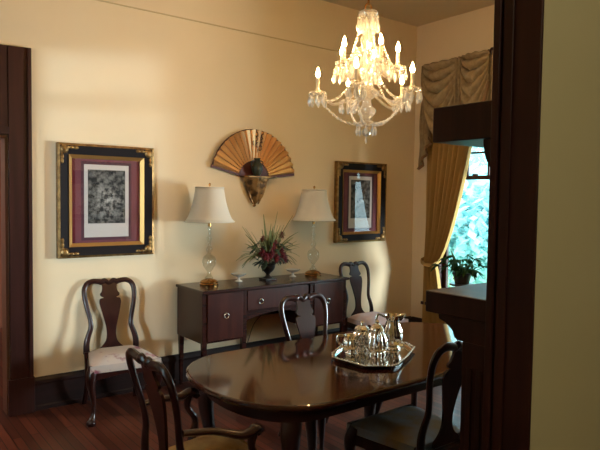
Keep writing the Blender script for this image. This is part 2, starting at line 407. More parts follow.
for xa, xb in ((X0 + 0.006, X0 + 0.22), (X1 - 0.22, X1 - 0.006)):
    g = MB().box((xa, Y0, 0), (xb, 1.275, 1.205), inv); g.box((xa - 0.006, Y0, 0), (xb + 0.006, 1.30, 0.20), inv)
    for k in range(4): g.box((xa + 0.03 + k * 0.04, 1.275, 0.26), (xa + 0.05 + k * 0.04, 1.285, 1.12), inv)
    for k in range(3):
        for xx in (xa - 0.006, xb): g.box((xx, 1.15 + k * 0.04, 0.26), (xx + 0.006, 1.172 + k * 0.04, 1.12), inv)
    g.build('pilaster', 'trim', mt, bevel=0.004)
box('frieze', (X0 + 0.22 - 2.5, Y0 - 1.25, 0.92), (X1 - 0.22 - 2.5, 0.0, 1.205), 'trim', mt)
g = MB().box((X0 + 0.22, Y0, 0), (X0 + 0.38, 1.235, 0.92), inv).box((X1 - 0.38, Y0, 0), (X1 - 0.22, 1.235, 0.92), inv).box((X0 + 0.38, Y0, 0.76), (X1 - 0.38, 1.235, 0.92), inv)
g.build('tile_surround', 'tile', mt, smooth=False)
box('firebox', (X0 + 0.38 - 2.5, Y0 - 1.25, 0), (X1 - 0.38 - 2.5, Y0 + 0.02 - 1.25, 0.76), 'soot', mt)
g = MB().box((X0, Y0, 1.905), (X1, 1.425, 2.03), inv); g.build('upper_shelf', 'trim', mt, bevel=0.005)
for xx in (X0 + 0.02, X1 - 0.07):
    pr = [(Y0, 1.905)] + [(Y0 + 0.105 * math.cos(a) ** 0.8 if a < 1.57 else Y0, 1.905 - 0.13 * math.sin(a)) for a in [PI / 2 * k / 8 for k in range(9)]]
    g = MB(); n = len(pr)
    vs = [(xx, y, z) for y, z in pr] + [(xx + 0.05, y, z) for y, z in pr]
    g.add(vs, [tuple(range(n)), tuple(range(n, 2 * n))] + [(i, (i + 1) % n, (i + 1) % n + n, i + n) for i in range(n)], inv)
    g.build('bracket', 'trim', mt, smooth=False)
g = MB().box((X0, Y0, 1.365), (X0 + 0.16, 1.150, 1.905), inv).box((X1 - 0.16, Y0, 1.365), (X1, 1.150, 1.905), inv).box((X0 + 0.16, Y0, 1.365), (X1 - 0.16, 1.150, 1.42), inv).box((X0 + 0.16, Y0, 1.85), (X1 - 0.16, 1.150, 1.905), inv)
g.build('mirror_frame', 'trim', mt, smooth=False)
box('mirror', (X0 + 0.16 - 2.5, Y0 - 1.25, 1.42), (X1 - 0.16 - 2.5, 1.14 - 1.25, 1.85), 'mirror', mt)
tag(box('hearth_slab', (1.95, 1.30, 0.0), (3.05, 1.62, 0.02), 'tile', bevel=0.004), 'low tiled hearth slab in front of the fireplace mantel', 'hearth')

# ------------------------------------------------------------------ framed prints
def framed_print(name, label, cx, cz, w, h, grp):
    root = thing(name, label, 'picture', (cx, YB - 0.006, cz), 0, grp)
    def ring(b, w0, h0, w1, h1, y0, y1):
        # rectangular ring between half sizes, front edge y0 outside, y1 inside
        A = [(-w0, -h0), (w0, -h0), (w0, h0), (-w0, h0)]; B = [(-w1, -h1), (w1, -h1), (w1, h1), (-w1, h1)]
        vs = [(x, 0, z) for x, z in A] + [(x, y0, z) for x, z in A] + [(x, y1, z) for x, z in B] + [(x, 0, z) for x, z in B]
        fs = []
        for r in range(3):
            for i in range(4):
                j = (i + 1) % 4; fs.append((r * 4 + i, r * 4 + j, r * 4 + 4 + j, r * 4 + 4 + i))
        for i in range(4): j = (i + 1) % 4; fs.append((12 + i, 12 + j, j, i))
        b.add(vs, fs)
    W, H = w / 2, h / 2
    b = MB(); ring(b, W, H, W - 0.018, H - 0.018, -0.050, -0.056); b.build('outer_gilt_edge', 'gold', root, smooth=False)
    b = MB(); ring(b, W - 0.018, H - 0.018, W - 0.088, H - 0.088, -0.054, -0.040); b.build('black_moulding', 'black', root, smooth=False)
    b = MB(); ring(b, W - 0.088, H - 0.088, W - 0.116, H - 0.116, -0.050, -0.026); b.build('inner_gilt_edge', 'gold_bright', root, smooth=False)
    for sx in (-1, 1):
        for sz in (-1, 1):
            b = MB(); cx_, cz_ = sx * (W - 0.05), sz * (H - 0.05)
            b.ball((cx_, -0.052, cz_), 0.035, 10, (1, 0.45, 1))
            for k in range(3):
                b.ball((cx_ - sx * 0.035 * (k + 0.6), -0.052, cz_ + sz * 0.016), 0.017, 8, (1.4, 0.5, 0.8))
                b.ball((cx_ + sx * 0.016, -0.052, cz_ - sz * 0.035 * (k + 0.6)), 0.017, 8, (0.8, 0.5, 1.4))
            b.build('corner_ornament', 'gold', root)
    W2_, H2_ = W - 0.112, H - 0.112
    b = MB().box((-W2_, -0.016, -H2_), (W2_, -0.004, H2_)); b.build('mat_board', 'maroon', root, smooth=False)
    pw, ph, pz = w * 0.232, h * 0.325, -0.012 * h
    b = MB(); ring(b, pw + 0.072, ph + 0.072, pw + 0.024, ph + 0.024, -0.0175, -0.0175); b.build('mat_band', 'mauve', root, smooth=False)
    b = MB(); ring(b, pw + 0.024, ph + 0.024, pw, ph, -0.0185, -0.0165); b.build('mat_inner_edge', 'plum', root, smooth=False)
    b = MB().box((-pw, -0.018, -ph), (pw, -0.010, ph)); pp = b.build('paper_sheet', 'paper', root, smooth=False)
    b = MB().box((-pw * 0.84, -0.0188, -ph * 0.62), (pw * 0.84, -0.0175, ph * 0.86)); b.build('engraving', 'engrave', pp, smooth=False)
    b = MB().box((-W2_, -0.0245, -H2_), (W2_, -0.0225, H2_)); b.build('glass_pane', 'pic_glass', root, smooth=False)
    return root
framed_print('framed_picture', 'black and gilt framed engraving on maroon mat beside the doorway', 1.735, 1.648, 0.80, 0.915, 'framed prints on the back wall')
framed_print('framed_picture', 'narrower gilt framed print reflecting the window, hung between lamp and room corner', 4.615, 1.655, 0.755, 0.89, 'framed prints on the back wall')

# ------------------------------------------------------------------ sideboard
SX0, SX1, SY0, SY1, SZ = 2.365, 3.975, 4.365, 4.862, 0.91
sb = thing('sideboard', 'dark mahogany sideboard on tapered legs with ring pulls under the fan', 'sideboard', ((SX0 + SX1) / 2, (SY0 + SY1) / 2, 0))
inv = T(-(SX0 + SX1) / 2, -(SY0 + SY1) / 2, 0)
MB().box((SX0 - 0.015, SY0 - 0.015, SZ - 0.025), (SX1 + 0.015, SY1, SZ), inv).build('sideboard_top', 'mahog', sb, bevel=0.006)
c = MB(); xa, xb = SX0 + 0.44, SX1 - 0.46
c.box((SX0, SY0 + 0.02, 0.455), (xa, SY1 - 0.005, SZ - 0.025), inv); c.box((xb, SY0 + 0.02, 0.455), (SX1, SY1 - 0.005, SZ - 0.025), inv)
c.box((xa, SY0 + 0.05, 0.675), (xb, SY1 - 0.005, SZ - 0.025), inv)
c.box((xa, SY1 - 0.03, 0.53), (xb, SY1 - 0.005, 0.675), inv)
c.build('carcase', 'mahog', sb, bevel=0.003)
def ring_pull(parent, x, y, z, m=inv):
    b = MB(); b.lathe([(0.0, 0.0), (0.011, 0.0), (0.011, 0.003), (0.007, 0.012), (0, 0.013)], 14, m @ T(x, y, z) @ Matrix.Rotation(PI / 2, 4, 'X'))
    b.tube([m @ V((x + 0.022 * math.cos(t), y - 0.012, z - 0.020 + 0.022 * math.sin(t))) for t in [2 * PI * k / 14 for k in range(14)]], 0.0035, 6, closed=True, up=(0, 1, 0))
    b.build('ring_pull', 'silver', parent)
def front(name, x0, x1, z0, z1, y, pulls, m='mahog_door'):
    b = MB().box((x0, y, z0), (x1, y + 0.03, z1), inv); o = b.build(name, m, sb, bevel=0.004)
    for px, pz in pulls: ring_pull(o, px, y, pz)
    return o
front('cabinet_door', SX0 + 0.045, xa - 0.045, 0.475, 0.875, SY0 + 0.008, [((SX0 + xa) / 2, 0.70)])
front('cabinet_door', xb + 0.045, SX1 - 0.045, 0.475, 0.875, SY0 + 0.008, [((SX1 + xb) / 2 - 0.02, 0.72)])
front('drawer', xa + 0.012, xb - 0.012, 0.695, 0.872, SY0 + 0.03, [(xa + 0.15, 0.785), (xb - 0.17, 0.785)])
ar = [(xa, 0.675), (xb, 0.675), (xb, 0.60)] + [(xb - (xb - xa) * t, 0.60 + 0.055 * math.sin(PI * t)) for t in [k / 14 for k in range(1, 14)]] + [(xa, 0.60)]
MB().prism(ar, SY0 + 0.05, SY0 + 0.07, inv).build('arched_apron', 'mahog', sb, smooth=False)
for lx, ly in ((SX0 + 0.025, SY0 + 0.04), (xa - 0.025, SY0 + 0.04), (xb + 0.025, SY0 + 0.04), (SX1 - 0.025, SY0 + 0.04), (SX0 + 0.025, SY1 - 0.035), (SX1 - 0.025, SY1 - 0.035)):
    b = MB(); w0, w1 = 0.022, 0.012
    b.add([(lx - w1, ly - w1, 0), (lx + w1, ly - w1, 0), (lx + w1, ly + w1, 0), (lx - w1, ly + w1, 0), (lx - w0, ly - w0, 0.5), (lx + w0, ly - w0, 0.5), (lx + w0, ly + w0, 0.5), (lx - w0, ly + w0, 0.5)],
          [(0, 3, 2, 1), (4, 5, 6, 7), (0, 1, 5, 4), (1, 2, 6, 5), (2, 3, 7, 6), (3, 0, 4, 7)], inv)
    b.build('leg', 'mahog', sb, bevel=0.003)
# lamp flex hanging behind the sideboard
b = MB(); b.tube(smoothpath([(3.40, 4.880, 0.86), (3.385, 4.878, 0.70), (3.30, 4.876, 0.54), (3.20, 4.876, 0.44), (3.12, 4.866, 0.262)], 5), 0.004, 6)
tag(b.build('lamp_cord', 'cord'), 'thin dark electric cord hanging down the wall behind the sideboard', 'cord')

# ------------------------------------------------------------------ table lamps
def make_lamp():
    r = thing('table_lamp', '', 'lamp', (0, 0, 0), 0, 'crystal table lamps on the sideboard')
    MB().lathe([(0.083, 0.0), (0.085, 0.012), (0.078, 0.018), (0.080, 0.030), (0.066, 0.042), (0.050, 0.050), (0.030, 0.056), (0.0, 0.058)], 28).build('brass_base', 'brass', r)
    MB().lathe([(0.030, 0.056), (0.036, 0.066), (0.022, 0.080), (0.015, 0.098), (0.013, 0.115), (0.032, 0.140), (0.054, 0.178), (0.060, 0.215), (0.050, 0.248), (0.024, 0.272), (0.013, 0.285), (0.026, 0.305), (0.028, 0.322), (0.016, 0.342), (0.012, 0.372), (0.018, 0.40), (0.022, 0.418), (0.011, 0.44), (0.010, 0.48), (0.016, 0.50), (0.010, 0.518), (0.0, 0.52)], 24, None, 0.10, 12).build('crystal_body', 'lamp_glass', r)
    MB().lathe([(0.006, 0.518), (0.014, 0.522), (0.014, 0.57), (0.0, 0.575)], 12).build('brass_stem', 'brass', r)
    prof = []
    for k in range(13):
        t = k / 12; prof.append((0.218 - 0.095 * (t ** 0.62) - 0.006 * math.sin(PI * t), 0.565 + 0.300 * t))
    sh = MB().lathe([(p, z) for p, z in prof], 48)
    sh.f = [f for f in sh.f if len(f) == 4]
    s = sh.build('lamp_shade', 'shade', r, solid=0.004)
    for rr, zz in ((0.219, 0.565), (0.125, 0.865)):
        b = MB(); b.tube([(rr * math.cos(a), rr * math.sin(a), zz) for a in [2 * PI * k / 40 for k in range(40)]], 0.006, 6, closed=True)
        b.build('shade_trim', 'shade', s)
    b = MB(); b.tube([(0, 0, 0.57), (0, 0, 0.885)], 0.003, 6)
    for a in (0, 2.09, 4.19): b.tube([(0, 0, 0.862), (0.125 * math.cos(a), 0.125 * math.sin(a), 0.862)], 0.002, 5)
    b.ball((0, 0, 0.893), 0.011, 8, (1, 1, 1.3)); b.build('finial', 'brass', r)
    return r
lp = make_lamp(); lp.location = (2.575, 4.655, SZ + 0.001); lp['label'] = 'crystal table lamp with cream shade near the framed engraving by the doorway'
l2 = copy_tree(lp); l2.location = (3.765, 4.655, SZ + 0.001); l2['label'] = 'crystal table lamp with cream shade between flower urn and corner print'

# ------------------------------------------------------------------ compotes
def make_compote():
    r = thing('compote', '', 'dish', (0, 0, 0), 0, 'small footed dishes on the sideboard')
    MB().lathe([(0.0, 0.0), (0.036, 0.0), (0.036, 0.006), (0.020, 0.014), (0.011, 0.024), (0.010, 0.036), (0.016, 0.044), (0.0, 0.046)], 24).build('foot', 'china', r)
    MB().lathe([(0.0, 0.044), (0.018, 0.046), (0.050, 0.056), (0.068, 0.072), (0.072, 0.074), (0.066, 0.066), (0.040, 0.054), (0.0, 0.050)], 30, None, 0.05, 10).build('bowl', 'china', r)
    return r
cp = make_compote(); cp.location = (2.905, 4.69, SZ + 0.001); cp['label'] = 'small white footed dish at the doorway side of the flower urn'
c2 = copy_tree(cp); c2.location = (3.535, 4.69, SZ + 0.001); c2['label'] = 'small white footed dish between the flower urn and corner lamp'

# ------------------------------------------------------------------ flower arrangement
fa = thing('flower_arrangement', 'dark urn of deep red flowers and long grassy leaves on sideboard', 'flowers', (3.20, 4.64, SZ + 0.001))
MB().box((-0.062, -0.062, 0), (0.062, 0.062, 0.018)).build('plinth', 'urn', fa, bevel=0.004)
MB().lathe([(0.0, 0.018), (0.046, 0.018), (0.044, 0.026), (0.024, 0.036), (0.016, 0.052), (0.026, 0.066), (0.052, 0.090), (0.066, 0.115), (0.070, 0.135), (0.060, 0.142), (0.074, 0.152), (0.078, 0.160), (0.066, 0.156), (0.0, 0.140)], 28).build('urn', 'urn', fa)
def blade(b, base, direction, length, width, droop, rnd):
    d = V(direction).normalized(); side = d.cross(V((0, 0, 1)))
    if side.length < 0.01: side = V((1, 0, 0))
    side.normalize(); n = 9; vs = []
    for k in range(n + 1):
        t = k / n; p = V(base) + d * (length * t) + V((0, 0, -droop * t * t * length))
        w = width * math.sin(PI * min(0.97, 0.18 + 0.82 * t)) ** 0.8 + 0.0006
        q = side.cross(d).normalized() * w * 0.35
        vs += [p - side * w + q, p, p + side * w + q]
    fs = []
    for k in range(n):
        o = k * 3; fs += [(o, o + 1, o + 4, o + 3), (o + 1, o + 2, o + 5, o + 4)]
    b.add(vs, fs)
rnd = random.Random(3)
b = MB()
# arching blades in a wide spray
for k in range(64):
    a = rnd.uniform(0, 2 * PI); el = rnd.uniform(0.55, 1.40)
    d = V((math.cos(a) * math.cos(el), math.sin(a) * math.cos(el) * 0.45 - 0.08, math.sin(el)))
    blade(b, (0.02 * math.cos(a), 0.02 * math.sin(a), 0.17), d, rnd.uniform(0.28, 0.46), rnd.uniform(0.006, 0.012), rnd.uniform(0.05, 0.40), rnd)
for dx, dz, ln, dr in ((-1.0, 0.85, 0.52, 0.55), (-1.0, 0.95, 0.47, 0.50), (-0.9, 0.70, 0.44, 0.5), (0.55, 1.2, 0.58, 0.12), (0.15, 1.2, 0.50, 0.0), (-0.25, 1.2, 0.48, 0.0), (0.9, 0.9, 0.48, 0.6), (0.75, 1.1, 0.56, 0.3), (1.0, 0.6, 0.36, 0.6), (-0.85, 1.0, 0.50, 0.80), (-1.0, 1.0, 0.46, 0.72), (-0.7, 1.1, 0.46, 0.78), (0.8, 1.0, 0.46, 0.80), (1.0, 1.0, 0.44, 0.70), (0.6, 1.1, 0.50, 0.70), (0.9, 1.2, 0.56, 0.55)):
    blade(b, (0, 0, 0.16), (dx, -0.15, dz), ln, 0.012, dr, rnd)
b.build('grass_blades', 'leaf', fa, solid=0.0015)
b = MB()
for k in range(90):
    a = rnd.uniform(0, 2 * PI); rr = rnd.uniform(0.04, 0.19)
    p = V((rr * math.cos(a), rr * math.sin(a) * 0.6 - 0.02, rnd.uniform(0.15, 0.36)))
    blade(b, p, (math.cos(a), math.sin(a), rnd.uniform(-0.5, 0.7)), rnd.uniform(0.05, 0.09), rnd.uniform(0.012, 0.02), 0.4, rnd)
b.build('dark_foliage', 'leaf_dark', fa, solid=0.0015)
def rosette(c, r, m, nm):
    b = MB(); c = V(c)
    for ring, cnt in ((0, 5), (1, 8), (2, 10)):
        for k in range(cnt):
            a = 2 * PI * k / cnt + ring * 0.5 + rnd.uniform(-0.2, 0.2); el = 1.25 - ring * 0.55
            d = V((math.cos(a) * math.cos(el), -math.sin(el) * 0.8, math.sin(a) * math.cos(el)))
            blade(b, c, d, r * (0.75 + 0.2 * ring), r * 0.36, 0.15, rnd)
    b.ball(c + V((0, -r * 0.3, 0)), r * 0.35, 8)
    b.build(nm, m, fa, solid=0.0015)
for p, r in (((-0.085, -0.10, 0.235), 0.050), ((-0.12, -0.08, 0.285), 0.042), ((-0.045, -0.12, 0.27), 0.046), ((0.02, -0.12, 0.22), 0.044), ((0.10, -0.10, 0.235), 0.046), ((0.135, -0.08, 0.20), 0.040), ((0.085, -0.09, 0.29), 0.042), ((-0.02, -0.11, 0.33), 0.036)):
    rosette(p, r, 'flower', 'flower')
for p, r in (((-0.10, -0.06, 0.40), 0.034), ((0.12, -0.05, 0.43), 0.036), ((0.03, -0.08, 0.36), 0.030)):
    rosette(p, r, 'dusty', 'dried_blossom')

# ------------------------------------------------------------------ folding fan on the wall and bracket shelf below it
fn = thing('folding_fan', 'large open copper gold folding fan hung on the cream wall', 'fan', (3.185, YB - 0.012, 1.872))
R0, R1 = 0.180, 0.478; A0, A1 = math.radians(8), math.radians(167); NP = 20
b = MB(); vs = []
for k in range(NP * 2 + 1):
    a = A0 + (A1 - A0) * k / (NP * 2); y = -0.006 - (0.034 if k % 2 else 0.0)
    for r in (R0, (R0 + R1) / 2, R1): vs.append((r * math.cos(a), y * (0.5 + 0.7 * (r - R0) / (R1 - R0)) - 0.004, r * math.sin(a)))
fs = []
for k in range(NP * 2):
    o = k * 3; fs += [(o, o + 3, o + 4, o + 1), (o + 1, o + 4, o + 5, o + 2)]
b.add(vs, fs); b.build('fan_leaf', 'fan', fn, smooth=False, solid=0.002)
b = MB(); b.tube([(R1 * math.cos(A0 + (A1 - A0) * k / 60), -0.014, R1 * math.sin(A0 + (A1 - A0) * k / 60)) for k in range(61)], 0.006, 6, up=(0, 1, 0)); b.build('leaf_edging', 'fan_stick', fn)
for k in range(NP + 1):
    a = A0 + (A1 - A0) * k / NP; b = MB(); w = 0.015
    m = Matrix.Rotation(-a, 4, 'Y')
    b.prism([(0.0, -0.006), (R0 + 0.01, -w), (R0 + 0.01, w), (0.0, 0.006)], -0.006 - 0.0006 * (k % 3), -0.003 - 0.0006 * (k % 3), m); b.build('fan_stick', 'fan_stick', fn, smooth=False)
for a, nm in ((A0, 'guard_stick'), (A1, 'guard_stick')):
    b = MB(); b.prism([(0.0, -0.008), (R1 + 0.012, -0.019), (R1 + 0.012, 0.012), (0.0, 0.008)], -0.020, -0.010, Matrix.Rotation(-a, 4, 'Y')); b.build(nm, 'fan_stick', fn, smooth=False)
b = MB()
for k in range(9):
    a = 2 * PI * k / 9; rr = 0.040 + 0.02 * (k % 2)
    c_ = V((0.045 + rr * math.cos(a), -0.028, 0.375 + 1.2 * rr * math.sin(a)))
    b.tube([c_ + V((0.018 * math.cos(t), 0, 0.022 * math.sin(t))) for t in [2 * PI * i / 10 for i in range(10)]], 0.005, 5, closed=True, up=(0, 1, 0))
b.tube(smoothpath([(0.10, -0.028, 0.46), (0.07, -0.028, 0.42), (0.045, -0.028, 0.34), (0.02, -0.028, 0.26)], 5), 0.004, 5); b.build('painted_spray', 'fan_paint', fn)

br = thing('wall_bracket_shelf', 'carved antique gilt wall bracket shelf below the golden fan', 'shelf', (3.205, YB - 0.002, 1.60))
BRW = 1.18
MB().prism([(x, z) for x, z in [(-0.165, 0.285), (0.165, 0.285), (0.165, 0.300), (-0.165, 0.300)]], -0.15, 0.0).build('shelf_board', 'bracket', br, bevel=0.004)
b = MB(); pr = [(0.0, 0.0), (0.018, 0.012), (0.012, 0.028), (0.035, 0.05), (0.062, 0.10), (0.090, 0.16), (0.108, 0.215), (0.115, 0.25), (0.128, 0.268), (0.128, 0.285), (0.0, 0.285)]
vs = []; n = 18; k_ = len(pr)
for i in range(n + 1):
    a = -PI * i / n
    for r, z in pr: q = r * (1 + 0.10 * math.cos(7 * a)); vs.append((q * BRW * math.cos(a), q * math.sin(a) * 0.85, z))
b.add(vs, [(i * k_ + t, (i + 1) * k_ + t, (i + 1) * k_ + t + 1, i * k_ + t + 1) for i in range(n) for t in range(k_ - 1)] + [tuple(i * k_ + t for i in (0,) for t in range(k_)) + tuple(n * k_ + t for t in range(k_ - 1, -1, -1))])
b.build('carved_corbel', 'bracket', br)
for sx in (-1, 1):
    b = MB(); b.tube(smoothpath([(sx * 0.112, -0.02, 0.27), (sx * 0.105, -0.03, 0.20), (sx * 0.075, -0.03, 0.12), (sx * 0.03, -0.025, 0.03)], 5), [0.016] * 6 + [0.012] * 6 + [0.007] * 4, 8); b.build('scroll', 'bracket', br)
vs_ = thing('bud_vase', 'small dark green vase standing on the wall bracket shelf', 'vase', (3.185, YB - 0.078, 1.901))
MB().lathe([(0.0, 0.0), (0.030, 0.0), (0.034, 0.012), (0.052, 0.05), (0.055, 0.085), (0.040, 0.125), (0.024, 0.15), (0.034, 0.172), (0.028, 0.170), (0.018, 0.15), (0.0, 0.14)], 24).build('vase_body', 'verdigris', vs_)
for sx in (-1, 1):
    MB().tube(smoothpath([(sx * 0.026, 0, 0.150), (sx * 0.062, 0, 0.140), (sx * 0.066, 0, 0.105), (sx * 0.050, 0, 0.085)], 5), 0.005, 6).build('vase_handle', 'verdigris', vs_)

# ------------------------------------------------------------------ chairs
def make_chair(seat_m, arms=False, tall=1.0):
    r = thing('dining_chair' if not arms else 'dining_armchair', '', 'chair')
    fw, rw, d0, d1, sh = 0.265, 0.195, -0.215, 0.235, 0.435       # half widths, rear and front y, rail top
    if arms: fw, rw = 0.29, 0.215
    # upholstered drop-in seat
    def seatfn(u, v):
        y = d0 + 0.02 + (d1 - d0 - 0.02) * v; hw = rw + (fw - rw) * v
        x = (u * 2 - 1) * hw * 0.98; e = min(1, 4.5 * min(u, 1 - u)) ** 0.5 * min(1, 4.5 * min(v, 1 - v)) ** 0.5
        return (x, y, sh + 0.004 + 0.048 * e)
    b = MB().grid(seatfn, 20, 20)
    hw0, hw1 = rw * 0.98, fw * 0.98
    b.add([(-hw0, d0 + 0.02, sh - 0.05), (hw0, d0 + 0.02, sh - 0.05), (hw1 + 0.006, d1 + 0.018, sh - 0.045), (-hw1 - 0.006, d1 + 0.018, sh - 0.045), (-hw0, d0 + 0.02, sh + 0.004), (hw0, d0 + 0.02, sh + 0.004), (hw1 + 0.004, d1 + 0.014, sh + 0.010), (-hw1 - 0.004, d1 + 0.014, sh + 0.010)],
          [(0, 3, 2, 1), (0, 1, 5, 4), (1, 2, 6, 5), (2, 3, 7, 6), (3, 0, 4, 7)])
    b.build('seat', seat_m, r)
    # seat rail: four boards with a shaped front
    b = MB(); zt, zb = sh - 0.04, sh - 0.10
    n = 14; fp = [(-fw, zt), (fw, zt)] + [(fw - 2 * fw * k / n, zb + 0.025 * math.sin(PI * k / n) ** 2) for k in range(n + 1)]
    b.prism(fp, d1 - 0.012, d1 + 0.012)
    b.box((-rw, d0 - 0.012, zb), (rw, d0 + 0.02, zt))
    for s in (-1, 1):
        b.add([(s * rw, d0, zb), (s * (rw - 0.025), d0, zb), (s * (fw - 0.025), d1, zb), (s * fw, d1, zb), (s * rw, d0, zt), (s * (rw - 0.025), d0, zt), (s * (fw - 0.025), d1, zt), (s * fw, d1, zt)],
              [(0, 1, 2, 3), (4, 7, 6, 5), (0, 4, 5, 1), (1, 5, 6, 2), (2, 6, 7, 3), (3, 7, 4, 0)])
    b.build('seat_rail', 'chair', r, bevel=0.003)
    # cabriole front legs and raked rear legs
    for s in (-1, 1):
        p = smoothpath([(s * (fw - 0.03), d1 - 0.03, 0.43), (s * (fw - 0.012), d1 - 0.012, 0.36), (s * (fw - 0.010), d1 - 0.010, 0.29), (s * (fw - 0.030), d1 - 0.030, 0.17), (s * (fw - 0.032), d1 - 0.032, 0.09), (s * (fw - 0.018), d1 - 0.018, 0.035), (s * (fw - 0.010), d1 - 0.010, 0.018), (s * (fw - 0.012), d1 - 0.012, 0.0)], 4)
        MB().tube(p, smoothvals([0.036, 0.040, 0.030, 0.019, 0.015, 0.026, 0.036, 0.030], 4), 10, up=(0, 1, 0)).build('leg', 'chair', r)
        p = smoothpath([(s * rw, d0, 0.44), (s * rw, d0 + 0.005, 0.28), (s * rw * 1.02, d0 - 0.02, 0.12), (s * rw * 1.06, d0 - 0.07, 0.0)], 4)
        MB().tube(p, smoothvals([0.026, 0.021, 0.018, 0.021], 4), 8, up=(0, 1, 0)).build('leg', 'chair', r)
    # hoop back: both stiles and the yoke crest in one sweep
    def lean(z): t = max(0, (z - 0.43)) / 0.57; return d0 - 0.015 - 0.10 * t ** 1.3 + 0.015 * math.sin(PI * min(t, 1))
    k = tall / 1.0
    half = [(rw + 0.004, 0.42), (rw + 0.002, 0.50), (rw - 0.012, 0.56), (rw - 0.034, 0.625), (rw - 0.030, 0.69), (rw - 0.010, 0.78), (rw + 0.004, 0.865), (rw + 0.004, 0.925), (rw - 0.018, 0.970), (rw - 0.062, 0.990), (rw - 0.115, 0.985), (0.060, 0.978), (0.036, 0.990)]
    half = [(x, 0.42 + (z - 0.42) * k) for x, z in half]
    pts = [(x, lean(z), z) for x, z in half] + [(0, lean(0.975 * k), 0.968 + (k - 1) * 0.55)] + [(-x, lean(z), z) for x, z in half[::-1]]
    P = smoothpath(pts, 4)
    rr = smoothvals([0.024, 0.023, 0.021, 0.019, 0.018, 0.018, 0.019, 0.020, 0.020, 0.020, 0.021, 0.022, 0.021] + [0.020] + [0.021, 0.022, 0.021, 0.020, 0.020, 0.020, 0.019, 0.018, 0.018, 0.019, 0.021, 0.023, 0.024], 4)
    MB().tube(P, rr, 10, (1.05, 0.85), (0, 1, 0)).build('back_frame', 'chair', r)
    # vase splat with volutes
    prof = [(0.100, 0.425), (0.098, 0.45), (0.070, 0.475), (0.045, 0.51), (0.036, 0.56), (0.043, 0.63), (0.062, 0.71), (0.082, 0.79), (0.086, 0.825), (0.078, 0.848), (0.050, 0.855), (0.073, 0.868), (0.078, 0.885), (0.064, 0.905), (0.058, 0.94), (0.066, 0.978)]
    prof = [(x, 0.42 + (z - 0.42) * k) for x, z in prof]
    S = smoothpath([(x, 0, z) for x, z in prof], 3); b = MB(); vs = []
    for q in S:
        y = lean(q.z) ; vs += [(-q.x, y - 0.006, q.z), (q.x, y - 0.006, q.z), (q.x, y + 0.008, q.z), (-q.x, y + 0.008, q.z)]
    fs = [(0, 1, 2, 3), tuple(4 * (len(S) - 1) + i for i in (3, 2, 1, 0))]
    for i in range(len(S) - 1):
        for j in range(4): fs.append((4 * i + j, 4 * i + (j + 1) % 4, 4 * i + 4 + (j + 1) % 4, 4 * i + 4 + j))
    b.add(vs, fs).build('splat', 'chair', r)
    if arms:
        for s in (-1, 1):
            p = smoothpath([(s * (rw + 0.004), lean(0.70) + 0.005, 0.70), (s * (rw + 0.035), -0.12, 0.690), (s * (rw + 0.085), -0.01, 0.665), (s * (rw + 0.095), 0.03, 0.672), (s * (rw + 0.090), 0.060, 0.680), (s * (rw + 0.080), 0.082, 0.665), (s * (rw + 0.078), 0.075, 0.645)], 4)
            a = MB(); a.tube(p, smoothvals([0.016, 0.018, 0.022, 0.021, 0.025, 0.024, 0.014], 4), 10, (1.25, 0.85)); ao = a.build('arm', 'chair', r)
            p = smoothpath([(s * (fw - 0.008), 0.04, 0.38), (s * (fw + 0.010), 0.07, 0.45), (s * (fw + 0.010), 0.08, 0.53), (s * (rw + 0.092), 0.04, 0.60), (s * (rw + 0.092), 0.05, 0.665)], 4)
            MB().tube(p, smoothvals([0.026, 0.022, 0.017, 0.017, 0.022], 4), 8, up=(0, 1, 0)).build('arm_support', 'chair', ao)
    return r
G = 'dark cherry hoop back dining chairs'
def place(c, x, y, ang, label):
    c.location = (x, y, 0); c.rotation_euler = (0, 0, ang); c['label'] = label; c['group'] = G
c1 = make_chair('seat_floral'); place(c1, 1.70, 4.52, PI - 0.12, 'vase splat chair with flowered cream seat against wall below framed engraving')
c2 = make_chair('seat_rose'); place(c2, 4.40, 4.42, PI, 'vase splat chair with pale rose seat against wall beyond the sideboard')
c3 = make_chair('seat_rose', tall=0.97); place(c3, 2.655, 3.085, PI, 'vase splat chair tucked under far side of table before the sideboard')
c4 = make_chair('seat_blue', tall=0.97); place(c4, 2.475, 2.165, 0, 'slate blue seated chair at near side of table beside the mantel')
c5 = make_chair('seat_gold', arms=True, tall=0.98); place(c5, 1.365, 2.455, -PI / 2, 'armchair with old gold seat and scrolled arms at the table end')

# ------------------------------------------------------------------ dining table
TX0, TX1, TYC, THW, TEND, TZ = 1.40, 3.68, 2.585, 0.535, 0.42, 0.752
tb = thing('dining_table', 'long round ended mahogany dining table with mirror polished top', 'table', (2.54, TYC, 0))
def outline(off, n=28):
    pts = []
    for k in range(n + 1):
        a = PI / 2 + PI * k / n
        pts.append((TX0 + TEND - 2.54 + (TEND + off) * math.copysign(abs(math.cos(a)) ** 0.9, math.cos(a)), (THW + off) * math.copysign(abs(math.sin(a)) ** 0.9, math.sin(a))))
    for k in range(n + 1):
        a = -PI / 2 + PI * k / n
        pts.append((TX1 - TEND - 2.54 + (TEND + off) * math.copysign(abs(math.cos(a)) ** 0.9, math.cos(a)), (THW + off) * math.copysign(abs(math.sin(a)) ** 0.9, math.sin(a))))
    return pts
def slab(b, levels):
    k = len(outline(0)); vs = []; fs = []
    for off, z in levels: vs += [(x, y, z) for x, y in outline(off)]
    for l in range(len(levels) - 1):
        for i in range(k): j = (i + 1) % k; fs.append((l * k + i, l * k + j, l * k + k + j, l * k + k + i))
    fs.append(tuple(range(k))[::-1]); fs.append(tuple((len(levels) - 1) * k + i for i in range(k)))
    return b.add(vs, fs)
